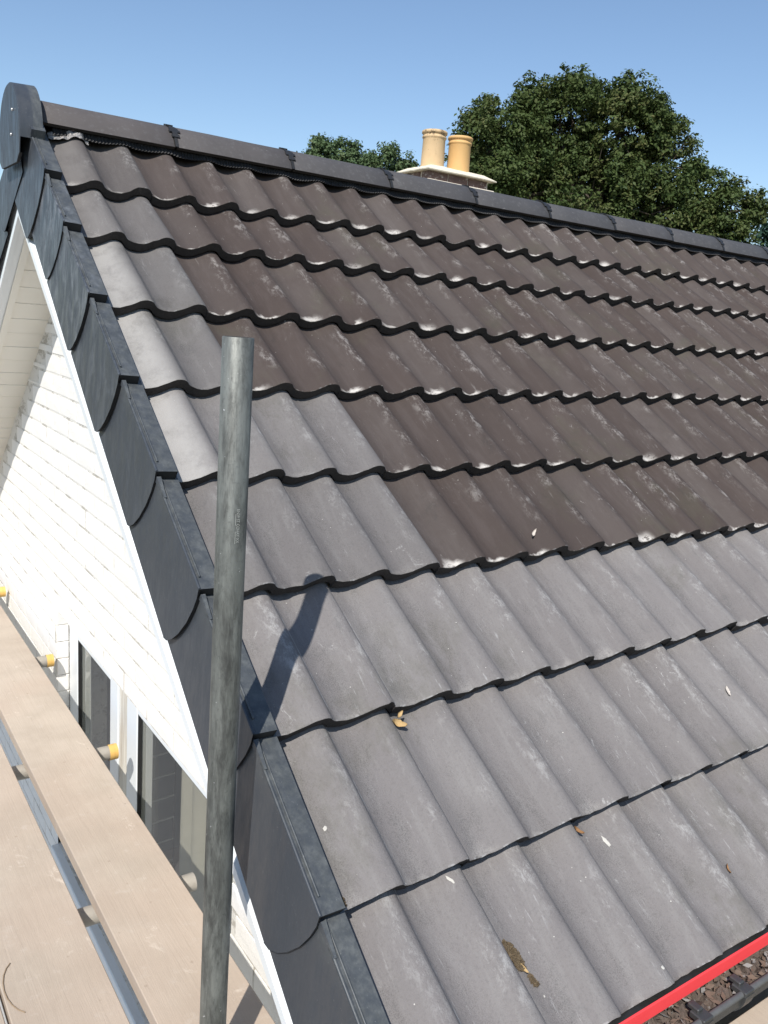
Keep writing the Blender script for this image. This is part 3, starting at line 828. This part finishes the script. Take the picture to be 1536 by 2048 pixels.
for i in range(700):
    x = lr.uniform(.3, 1.5); y = lr.uniform(GY-GR+.014, GY+.01); z = GZr-.018+lr.uniform(0, .016)
    s = lr.uniform(.003, .011); m3 = Matrix.Translation((x, y, z)) @ Matrix.Rotation(lr.uniform(0, 6.3), 4, 'Z') @ Matrix.Rotation(lr.uniform(-.9, .9), 4, 'X')
    q = [m3 @ Vector(p) for p in ((-s, 0, 0), (0, s*.45, .001), (s, 0, s*.2), (0, -s*.45, .001))]
    mb.add(q, [(0, 1, 2, 3)], 1 if i % 3 else 2)
T = NT('gutter_mud', .9, .2); P = T.wpos(); T.color(T.mix(T.noise(P, 70, 5, .8), (.045, .032, .025), (.20, .16, .135))); T.bump(T.noise(P, 200, 4, .8), .004)
tag(mb.obj('leaf_litter', [T.m, simple('litter_brown', (.10, .065, .045), (.20, .15, .12), .9, .1, sc=90), simple('litter_grey', (.17, .16, .15), (.30, .28, .26), .9, .1, sc=90)]), 'dark muddy leaf litter filling the black gutter below the red strip', 'leaf litter', kind='stuff')

# ------------------------------------------------------------------ scaffold
def board(name, lo, hi, label, axis='y'):
    mb = MB(); mb.box((0, 0, -.038), (hi[0]-lo[0], hi[1]-lo[1], 0), ch=.002)
    o = mb.obj(name, M_BOARD); o.location = (lo[0], lo[1], hi[2])
    tag(o, label, 'scaffold board', 'scaffold boards round the house'); return o
board('scaffold_board', (-.147, -1.955, 0), (.060, 3.6, -2.10), 'dusty tan scaffold board running alongside the white wall, nearest to the windows')
board('scaffold_board', (-.394, -2.3, 0), (-.193, 3.6, -2.10), 'tan scaffold board with a curved scratch, outermost beyond the gap')
board('scaffold_board', (-.63, -2.3, 0), (-.403, 3.6, -2.104), 'scaffold board mostly out of view at the corner beyond the scratched one')
board('scaffold_board', (.62, -2.665, 0), (4.6, -2.437, -2.10), 'cream scaffold board lying below the black gutter')
for o in COL.objects:
    if o.name == 'scaffold_board.003': o.location.y = -2.665
# curved scratch on the second board (a wire offcut)
mb = MB(); cv = [(-.345+.045*math.cos(a), -1.60+.085*math.sin(a)) for a in [2.0+i*.28 for i in range(9)]]
for a, b in zip(cv, cv[1:]): mb.tube((a[0], a[1], -2.098), (b[0], b[1], -2.098), .0012, 5)
tag(mb.obj('wire_offcut', simple('rusty_wire', (.22, .15, .09), (.3, .22, .14), .7)), 'thin curved rusty wire lying on the outer tan board', 'wire')
# transoms
for (y, xe, z, capd) in ((1.20, .150, -2.162, True), (.232, .150, -2.162, True), (-.618, .150, -2.1625, True), (-1.375, .118, -2.163, False), (-2.2, .05, -2.163, False)):
    t = empty('scaffold_tube', (0, y, z))
    mb = MB(); mb.tube((-1.5, 0, 0), (xe-.012 if capd else xe, 0, 0), .0236, 24, 0, caps=True)
    mb.obj('tube', M_TUBE2, t)
    lab = {1.20: 'short scaffold tube end with yellow cap farthest along the white wall', .232: 'yellow capped scaffold tube poking out just before the smaller window pane',
           -.618: 'yellow capped scaffold tube end in front of the smaller window pane and post', -1.375: 'uncapped pale scaffold tube end in front of the larger window pane',
           -2.2: 'scaffold tube under the near end of the boards, hidden below them'}[y]
    if capd:
        mb = MB(); mb.tube((xe-.0118, 0, 0), (xe, 0, 0), .0262, 24, 0); mb.tube((xe-.011, 0, 0), (xe-.028, 0, 0), .0262, 24, 0, caps=False)
        mb.obj('end_cap', M_TUBE_END, t)
    tag(t, lab, 'scaffold tube', 'scaffold tubes carrying the boards')
# upright standard
pole = empty('scaffold_pole', (-.1135, -2.022, -.722))
mb = MB(); n = 40; r0, r1 = .02415, .0205
ring = lambda r, z: [(r*math.cos(2*math.pi*i/n), r*math.sin(2*math.pi*i/n), z) for i in range(n)]
o1 = ring(r0, -3.87)+ring(r0, -2.0)+ring(r0, -.6)+ring(r0, -.0012)+ring(r0-.001, 0)
mb.add(o1, [(k*n+i, k*n+(i+1) % n, (k+1)*n+(i+1) % n, (k+1)*n+i) for k in range(4) for i in range(n)], 0, True)
mb.add(ring(r0-.001, 0)+ring(r1, 0), [(i, (i+1) % n, n+(i+1) % n, n+i) for i in range(n)], 0)
mb.add(ring(r1, 0)+ring(r1, -.35), [(i, (i+1) % n, n+(i+1) % n, n+i) for i in range(n)], 1, True)
mb.obj('tube', [M_TUBE, M_TUBEIN], pole)
tag(pole, 'upright grey green galvanised scaffold pole with an open top, in front of the verge', 'scaffold pole')
# stamped lettering along the pole
fc = bpy.data.curves.new('stamp', 'FONT'); fc.body = 'EN39 ST COHAY XX'; fc.size = .0068; fc.extrude = .0003; fc.offset = .00004; fc.space_character = 1.02
fo = bpy.data.objects.new('stamp_tmp', fc); COL.objects.link(fo)
bpy.context.view_layer.update()
me = bpy.data.meshes.new_from_object(fo.evaluated_get(bpy.context.evaluated_depsgraph_get()))
bpy.data.objects.remove(fo)
base_a = math.atan2(-3.218+2.022, -.671+.1135)         # towards the camera side
a0 = base_a+.34
xsv = [v.co.x for v in me.vertices]; Lx = max(xsv)-min(xsv); kx = .0545/Lx
def wrap(x, y, z):
    a = a0+y/r0; rr_ = r0+.0001+max(z, 0)
    return (rr_*math.cos(a), rr_*math.sin(a), -.262-x*kx)
for v in me.vertices: v.co = Vector(wrap(*v.co))
T = NT('stamp_metal', .45, .5, .3); T.color(gray(.36, (1, 1.02, .97))); me.materials.clear(); me.materials.append(T.m)
so_ = link('stamped_lettering', me, pole); so_.location = (0, 0, 0)
mb = MB()
for (x0, x1) in ((.008, .026), (.036, .056)):
    vs = [wrap(x/kx, y, z) for x in (x0, x1) for y in (-.0022, -.0014) for z in (0, .0004)]
    mb.add(vs, [(0, 1, 3, 2), (4, 6, 7, 5), (0, 4, 5, 1), (2, 3, 7, 6), (1, 5, 7, 3)])
mb.obj('stamped_line', T.m, pole)

# ------------------------------------------------------------------ chimney
ch = empty('chimney', (4.32, 3.235, -3.0)); tag(ch, 'brick chimney stack with cream mortar cap rising behind the ridge', 'chimney')
def cb(mb, lo, hi, mi=0, c=0): mb.box((lo[0]-4.32, lo[1]-3.235, lo[2]+3.0), (hi[0]-4.32, hi[1]-3.235, hi[2]+3.0), mi, ch=c)
M_MORT2 = simple('lime_mortar', (.60, .54, .45), (.72, .66, .56), .9, .1, sc=40, bump=.004)
T = NT('dark_brick', .85, .2); P = T.wpos(); c = T.mix(T.noise(P, 18, 5, .7), (.10, .06, .05), (.22, .15, .13))
c = T.mix(T.ramp(T.noise(P, 26, 5, .8), .56, .64, 0, .85), c, (.62, .57, .5)); T.color(c); T.bump(T.noise(P, 110), .003); M_DBRICK = T.m
mb = MB(); cb(mb, (3.99, 3.04, -3.0), (4.665, 3.43, .645)); mb.obj('stack', M_MORT2, ch)
bq = MB(); bq.box((0, 0, 0), (.215, .1025, .065), ch=.003); bqm = bq.mesh('brick', [M_DBRICK])
for r in range(14):
    z = .572-r*.075
    xs = [3.98+(.1125 if r % 2 else 0)+i*.2275 for i in range(3)]
    for x in xs:
        if x+.215 > 4.68: continue
        o = bpy.data.objects.new('brick', bqm); COL.objects.link(o); o.parent = ch; o.location = (x-4.32, 3.03-3.235+rr.uniform(-.002, .002), z+3.0)
    for y in ([3.14, 3.3675-.1][:2] if r % 2 == 0 else [3.05, 3.2775-.01]):
        o = bpy.data.objects.new('brick', bqm); COL.objects.link(o); o.parent = ch; o.rotation_euler = (0, 0, math.pi/2); o.location = (3.98+.1025-4.32, y+.02-3.235, z+3.0)
mb = MB(); cb(mb, (3.945, 2.985, .545), (4.71, 3.48, .566), c=.006); mb.obj('oversail_ledge', M_MORT2, ch)
mb = MB(); x0, x1, y0, y1 = 3.93-4.32, 4.72-4.32, 2.98-3.235, 3.49-3.235; zb = 3.642
lv = [(x0, y0, x1, y1, zb), (x0-.002, y0-.002, x1+.002, y1+.002, zb+.008), (x0+.09, y0+.08, x1-.09, y1-.08, zb+.052), (x0+.18, y0+.16, x1-.2, y1-.16, zb+.072)]
vs = []; m_ = 8
for (a, b, c_, d, z) in lv:
    for i in range(m_): vs.append((a+(c_-a)*i/m_, b, z+mn.noise((i, z*9, 0))*.006))
    for i in range(m_): vs.append((c_, b+(d-b)*i/m_, z+mn.noise((i, z*9, 1))*.006))
    for i in range(m_): vs.append((c_-(c_-a)*i/m_, d, z+mn.noise((i, z*9, 2))*.006))
    for i in range(m_): vs.append((a, d-(d-b)*i/m_, z+mn.noise((i, z*9, 3))*.006))
q = 4*m_
mb.add(vs, [(k*q+i, k*q+(i+1) % q, (k+1)*q+(i+1) % q, (k+1)*q+i) for k in range(3) for i in range(q)]+[tuple(reversed(range(q))), tuple(range(3*q, 4*q))])
mb.obj('flaunching', simple('cream_mortar', (.66, .60, .47), (.76, .70, .57), .9, .1, sc=25, bump=.005), ch)
def potmat(name, a, b, dirt):
    T = NT(name, .7, .3); P = T.wpos(); Zp = T.sep(P)
    c = T.mix(T.noise(P, 9, 4, .6), a, b)
    c = T.mix(T.math('MULTIPLY', T.ramp(T.noise(P, 28, 5, .8), .52, .64), T.math('MULTIPLY', T.ramp(Zp[2], .88, .98), dirt)), c, (.07, .05, .04))
    c = T.mix(T.math('MULTIPLY', T.ramp(T.voro(P, 26), .05, .1, 1, 0), dirt*.6), c, (.12, .08, .05))
    c = T.mix(T.ramp(T.noise(T.vscale(P, (1, 1, .3)), 14, 4), .55, .75, 0, .4), c, tuple(k*.75 for k in a))
    T.color(c); T.bump(T.noise(P, 90), .001); return T.m
for (x, pm, ro, lb) in ((4.165, potmat('pale_pot', (.56, .39, .21), (.64, .47, .28), .9), M_EDGE, 'pale buff pot with lichen spots round its rim'), (4.462, potmat('orange_pot', (.58, .35, .14), (.66, .42, .18), .1), M_EDGE, 'cleaner orange buff pot')):
    mb = MB()
    zb, zt = .690, 1.012
    pf = [(.108, zb-.02), (.104, zb+.05), (.100, zt-.075), (.103, zt-.068), (.109, zt-.060), (.109, zt-.05), (.102, zt-.046), (.104, zt-.03), (.113, zt-.026), (.115, zt-.016), (.113, zt-.005), (.105, zt), (.090, zt), (.084, zt-.02), (.084, zt-.25)]
    mb.lathe([(r, z) for r, z in pf], 0, 0, 36)
    o = mb.obj('chimney_pot', pm, ch); o.location = (x-4.32, .002, 3.0); o['label'] = lb

# ------------------------------------------------------------------ trees
def leafmat(name, c0, c1, c2):
    T = NT(name, .6, .2); a = T.attr('tint', 'GEOMETRY')
    c = T.mix(T.ramp(a, 0, .5), c0, c1); c = T.mix(T.ramp(a, .6, 1), c, c2)
    T.color(c)
    T.b.inputs['Transmission Weight'].default_value = 0.0
    # a little light passes through the blade
    tl = T.n.new('ShaderNodeBsdfTranslucent'); mx = T.n.new('ShaderNodeMixShader'); mx.inputs[0].default_value = .22
    T.l.new(c, tl.inputs[0]); ou = [n for n in T.n if n.bl_idname == 'ShaderNodeOutputMaterial'][0]
    T.l.new(T.b.outputs[0], mx.inputs[1]); T.l.new(tl.outputs[0], mx.inputs[2]); T.l.new(mx.outputs[0], ou.inputs[0])
    return T.m
M_BARK = simple('bark', (.06, .05, .04), (.12, .10, .08), .9, .1, sc=12, bump=.01)
def tree(label, base, lobes, n_clump, per, leaf, clump_r, mat, seed, extra=()):
    g = np.random.default_rng(seed)
    L = np.array(lobes, float)
    t = empty('tree', base); tag(t, label, 'tree', 'trees beyond the ridge')
    b = np.array(base, float)
    # trunk and limbs
    mb = MB(); ctr = L[:, :3].mean(0); hub = np.array([ctr[0], ctr[1], ctr[2]-L[:, 3].max()*.9])
    seg = [b, b*.5+hub*.5+np.array([.15, -.1, 0]), hub]
    R0 = L[:, 3].max()*.16
    for a, c_, ra, rb in ((seg[0], seg[1], R0, R0*.8), (seg[1], seg[2], R0*.8, R0*.65)):
        mb.tube(Vector(a-b), Vector(c_-b), ra, 12, 0, True, rb)
    for (x, y, z, r) in L:
        e = np.array([x, y, z]); mid = hub*.45+e*.55+g.normal(0, .2, 3)*r*.4
        mb.tube(Vector(hub-b), Vector(mid-b), R0*.4, 8, 0, False, R0*.22); mb.tube(Vector(mid-b), Vector(e-b), R0*.22, 7, 0, False, R0*.08)
        for _ in range(6):
            d = g.normal(0, 1, 3); d /= np.linalg.norm(d); mb.tube(Vector(e-b), Vector(e+d*r*.85-b), R0*.08, 5, 0, False, R0*.02)
    mb.obj('trunk', M_BARK, t)
    # ragged sub-lobes on each lobe give the crown its layered clumps
    sub = []
    for (x, y, z, r) in L:
        sub.append((x, y, z, r*.80))
        for _ in range(int(9+r*7)):
            q = g.normal(0, 1, 3); q[2] = q[2]*.8+.15; q /= np.linalg.norm(q); k = g.uniform(.6, .90)
            sub.append((x+q[0]*r*k, y+q[1]*r*k, z+q[2]*r*k, r*g.uniform(.16, .34)))
    L = np.array(sub)
    wts = L[:, 3]**2; wts /= wts.sum()
    idx = g.choice(len(L), n_clump, p=wts)
    d = g.normal(0, 1, (n_clump, 3)); d /= np.linalg.norm(d, axis=1, keepdims=True)
    rad = L[idx, 3]*(1-np.abs(g.normal(0, .17, n_clump)))*g.uniform(.9, 1.09, n_clump)
    cc = L[idx, :3]+d*rad[:, None]
    cr = clump_r*g.uniform(.45, 1.3, n_clump)
    lt = g.uniform(0, 1, len(L)); ctint = np.clip(lt[idx]*.7+g.uniform(0, .4, n_clump), 0, 1)
    N = n_clump*per
    ci = np.repeat(np.arange(n_clump), per)
    o = g.normal(0, 1, (N, 3)); o /= np.linalg.norm(o, axis=1, keepdims=True); o *= (g.uniform(0, 1, N)**.45)[:, None]
    o[:, 2] *= .75
    p = cc[ci]+o*cr[ci][:, None]
    # leaves face outward-up with scatter
    nn = o*.6+d[ci]*.5+np.array([0, 0, .55])+g.normal(0, .55, (N, 3)); nn /= np.linalg.norm(nn, axis=1, keepdims=True)
    u = np.cross(nn, g.normal(0, 1, (N, 3))); u /= np.linalg.norm(u, axis=1, keepdims=True); v = np.cross(nn, u)
    s = leaf*g.uniform(.6, 1.25, N)[:, None]
    V = np.stack([p-u*s, p-v*s*.55+nn*s*.12, p+u*s, p+v*s*.55+nn*s*.12], 1)-b
    me = bpy.data.meshes.new('crown'); me.vertices.add(N*4); me.vertices.foreach_set('co', V.reshape(-1).astype(np.float32))
    me.loops.add(N*4); me.loops.foreach_set('vertex_index', np.arange(N*4, dtype=np.int32))
    me.polygons.add(N); me.polygons.foreach_set('loop_start', np.arange(0, N*4, 4, dtype=np.int32)); me.polygons.foreach_set('loop_total', np.full(N, 4, dtype=np.int32))
    at = me.attributes.new('tint', 'FLOAT', 'FACE'); at.data.foreach_set('value', np.clip(ctint[ci]*.6+g.uniform(0, .45, N), 0, 1).astype(np.float32))
    me.materials.append(mat); me.update(calc_edges=True); me.validate()
    link('crown', me, t)
M_LEAF1 = leafmat('oak_leaf', (.034, .064, .021), (.066, .094, .028), (.115, .122, .045))
M_LEAF2 = leafmat('light_leaf', (.06, .105, .05), (.095, .145, .065), (.13, .165, .08))
M_LEAF3 = leafmat('blue_green_leaf', (.02, .05, .035), (.035, .075, .05), (.06, .09, .05))
L1 = [[16.3, 16.3, 4.51, 1.42], [15.8, 16.75, 4.85, 0.71], [17.74, 15.47, 5.19, 1.5], [17.05, 15.98, 5.26, 0.85], [19.13, 14.44, 5.04, 1.57], [19.85, 14.02, 5.38, 0.88], [20.24, 13.44, 4.32, 1.14], [20.94, 12.71, 3.49, 1.07], [18.31, 14.51, 3.18, 1.85], [19.68, 13.45, 2.89, 1.57], [16.8, 15.59, 3.17, 1.64], [21.5, 12.2, 3.06, 1.0], [21.98, 11.91, 3.24, 0.64], [17.3, 15.88, 5.53, 0.54], [17.97, 15.55, 6.11, 0.51], [16.03, 16.74, 5.42, 0.43], [19.45, 14.48, 6.04, 0.51], [15.45, 16.74, 3.88, 0.71], [18.78, 14.92, 5.9, 0.51],
      [21.0, 12.9, 2.2, .9], [21.9, 12.3, 2.1, .8], [20.0, 13.9, 2.2, 1.0],
      [18.9, 16.2, 3.6, 1.9], [20.5, 15.2, 3.0, 1.5], [17.6, 17.4, 3.9, 1.7]]
tree('large dark green broadleaf tree with a wide rounded crown rising behind the roof', (18.7, 15.3, -4.6), L1, 5600, 38, .058, .26, M_LEAF1, 5)
L2 = [[25.07, 41.4, 8.67, 0.94], [25.98, 40.68, 8.42, 1.08], [27.0, 39.83, 7.97, 0.91], [27.94, 39.21, 8.16, 1.03], [28.85, 38.46, 7.78, 0.91], [29.52, 37.87, 7.37, 0.74], [24.54, 41.53, 7.8, 0.85],
      [26.5, 40.6, 6.6, 1.9], [28.6, 39.2, 6.4, 1.8], [25.0, 42.2, 6.6, 1.4]]
tree('distant lighter green tree peeping over the ridge before the chimney pots', (27.0, 40.6, -4.6), L2, 1000, 55, .10, .42, M_LEAF2, 8)
L3 = [[28.78, 14.81, 3.98, 0.89], [28.5, 14.72, 2.92, 0.95], [29.06, 14.86, 4.86, 0.6], [29.6, 14.4, 3.4, 1.2], [28.0, 15.1, 2.2, .9], [27.3, 15.7, 2.2, .8]]
tree('thin crowned tree with sky gaps at the far end of the ridge', (29.2, 14.8, -4.6), L3, 260, 34, .085, .36, M_LEAF3, 9)

# ------------------------------------------------------------------ bits lying on the tiles
def surf(u, v):
    k = next((i for i in range(9) if v <= VK[i]), 8)
    return prof(u/.15)-(lift_of(k)/GA[k] if k else .05)*(VK[k]-v)
M_TAN = simple('dry_leaf_tan', (.42, .27, .10), (.58, .44, .25), .8, .2, sc=120, bump=.002)
M_BRN = simple('dry_leaf_brown', (.20, .10, .04), (.34, .2, .1), .8, .2, sc=90, bump=.002)
M_GRYL = simple('bleached_leaf', (.42, .38, .33), (.55, .5, .45), .8, .2, sc=90)
M_MOSS = simple('dry_moss', (.10, .075, .045), (.26, .20, .13), .95, .1, sc=140, bump=.004)
M_DROP = simple('chalky_white', (.34, .33, .30), (.62, .60, .55), .8, .2, sc=260)
def leaf(u, v, ln, wd, rot, mt, label, curl=.25, lift=.003):
    mb = MB(); vs = []; n = 9
    for i in range(n+1):
        t = i/n; ww = wd*math.sin(math.pi*min(1, t*1.02+.01))**.6*(.8+.3*mn.noise((t*6, u*9, v*9)))
        for sgn in (-1, -.4, .4, 1):
            vs.append(((t-.5)*ln, sgn*ww/2, curl*wd*abs(sgn)**1.5+curl*ln*(t-.5)**2*2+.12*wd*mn.noise((t*9, sgn*3, v))))
    mb.add(vs, [(i*4+k, (i+1)*4+k, (i+1)*4+k+1, i*4+k+1) for i in range(n) for k in range(3)], 0, True)
    back = [(x, y, z-.0008) for x, y, z in vs]
    mb.add(back, [(i*4+k+1, (i+1)*4+k+1, (i+1)*4+k, i*4+k) for i in range(n) for k in range(3)], 0, True)
    o = mb.obj('dry_leaf', mt); o.matrix_world = roofmat(u, v, surf(u, v)+lift) @ Matrix.Rotation(rot, 4, 'Z')
    tag(o, label, 'leaf', 'dry leaves lying on the tiles'); return o
leaf(.312, 2.452, .032, .020, 2.5, M_TAN, 'curled tan leaf caught under a grey tile edge near the pole shadow', .5, .004)
leaf(.318, 2.437, .022, .010, .6, M_TAN, 'small yellowish leaf shred on the lip just above the tan leaf', .4, .022)
leaf(.606, 2.77, .024, .010, 2.2, M_BRN, 'small rusty brown leaf tucked under the lowest but one lip', .5)
leaf(1.296, 2.593, .030, .015, 1.2, M_GRYL, 'flat bleached leaf lying on the middle of a grey tile', .12)
leaf(.977, 2.027, .036, .012, .7, M_GRYL, 'pale curled shred on a brown tile above its lip', .4)
leaf(.93, 2.955, .02, .006, 1.3, M_BRN, 'dark brown twig like shred low on the grey tiles', .4)
def clump(u, v, r, n, label, mt, seed, el=1.6):
    q = random.Random(seed); mb = MB()
    for i in range(n):
        a = q.uniform(0, 6.3); d = r*q.random()**.6; x = d*math.cos(a); y = d*math.sin(a)*el; s = q.uniform(.0018, .0055)
        z = surf(u+x*.7, v-y)-surf(u, v)+q.uniform(0, .004)
        mm = Matrix.Translation((x*.75+y*-.12, y, z)) @ Matrix.Rotation(q.uniform(0, 6.3), 4, Vector((q.random(), q.random(), q.random()+.1)).normalized())
        vs = [mm @ Vector(p) for p in ((s, 0, 0), (-s*.5, s*.8, 0), (-s*.5, -s*.8, 0), (0, 0, s*1.1))]
        mb.add(vs, [(0, 2, 1), (0, 1, 3), (1, 2, 3), (2, 0, 3)])
    o = mb.obj('moss_clump', mt); o.matrix_world = roofmat(u, v, surf(u, v)+.001)
    tag(o, label, 'moss', 'crumbs of moss on the roof')
clump(.318, 2.924, .019, 420, 'long crumbly brown moss clump in a pan near the bottom edge', M_MOSS, 1, 1.5)
clump(.333, 2.972, .007, 60, 'small moss crumb just below the long brown clump', M_MOSS, 2)
leaf(.322, 2.948, .020, .009, 1.9, M_TAN, 'little tan leaf scrap at the foot of the brown moss clump', .3, .006)
clump(.040, 2.552, .007, 70, 'moss crumbs beside the verge below the pole shadow', M_MOSS, 3, 1.6)
clump(.036, 2.735, .006, 70, 'reddish moss crumbs beside the verge near the lowest full unit', M_MOSS, 4, 2.4)
clump(.034, 2.83, .005, 50, 'moss crumbs beside the verge under the lowest lip', M_MOSS, 5, 2.2)
clump(.030, 1.02, .006, 60, 'moss crumbs between the upper verge and the palest tile', M_MOSS, 6, 2.5)
clump(.030, 1.085, .005, 40, 'moss crumbs at the foot of the palest tile by the verge', M_MOSS, 8, 2)
def dropping(u, v, r, el, rot, seed, label):
    n = 14; vs = [(0, 0, .0012)]
    for i in range(n):
        a = 2*math.pi*i/n; k = r*(1+.45*mn.noise((math.cos(a)*1.5, math.sin(a)*1.5, seed*3.3))+(.35 if i in (3, 9) else 0))
        vs.append((k*math.cos(a), k*el*math.sin(a), .0002))
    M_ = Matrix.Rotation(rot, 4, 'Z'); out = []
    for p in vs:
        q = M_ @ Vector(p); q.z += surf(u+q.x, v-q.y)-surf(u, v); out.append(q)
    mb = MB(); mb.add(out, [(0, i+1, (i+1) % n+1) for i in range(n)], 0, True)
    o = mb.obj('bird_dropping', M_DROP); o.matrix_world = roofmat(u, v, surf(u, v)+.0006)
    tag(o, label, 'bird dropping', 'white splashes on the tiles')
dropping(.671, 2.808, .0042, 2.6, .25, 1, 'long white splash on the upper part of a bottom course tile')
dropping(.066, 2.609, .0038, 1.0, 0, 2, 'small white splash on the tile beside the lowest verge')
dropping(.263, 2.767, .0030, 2.6, .5, 3, 'thin cream smear just below a grey lip near the bottom')
dropping(.340, 3.0, .0018, 1, 0, 4, 'tiny white dot under the moss clump at the bottom')
dropping(.585, 3.05, .0042, .8, 0, 5, 'cream patch at the lowest lip beside the red strip')
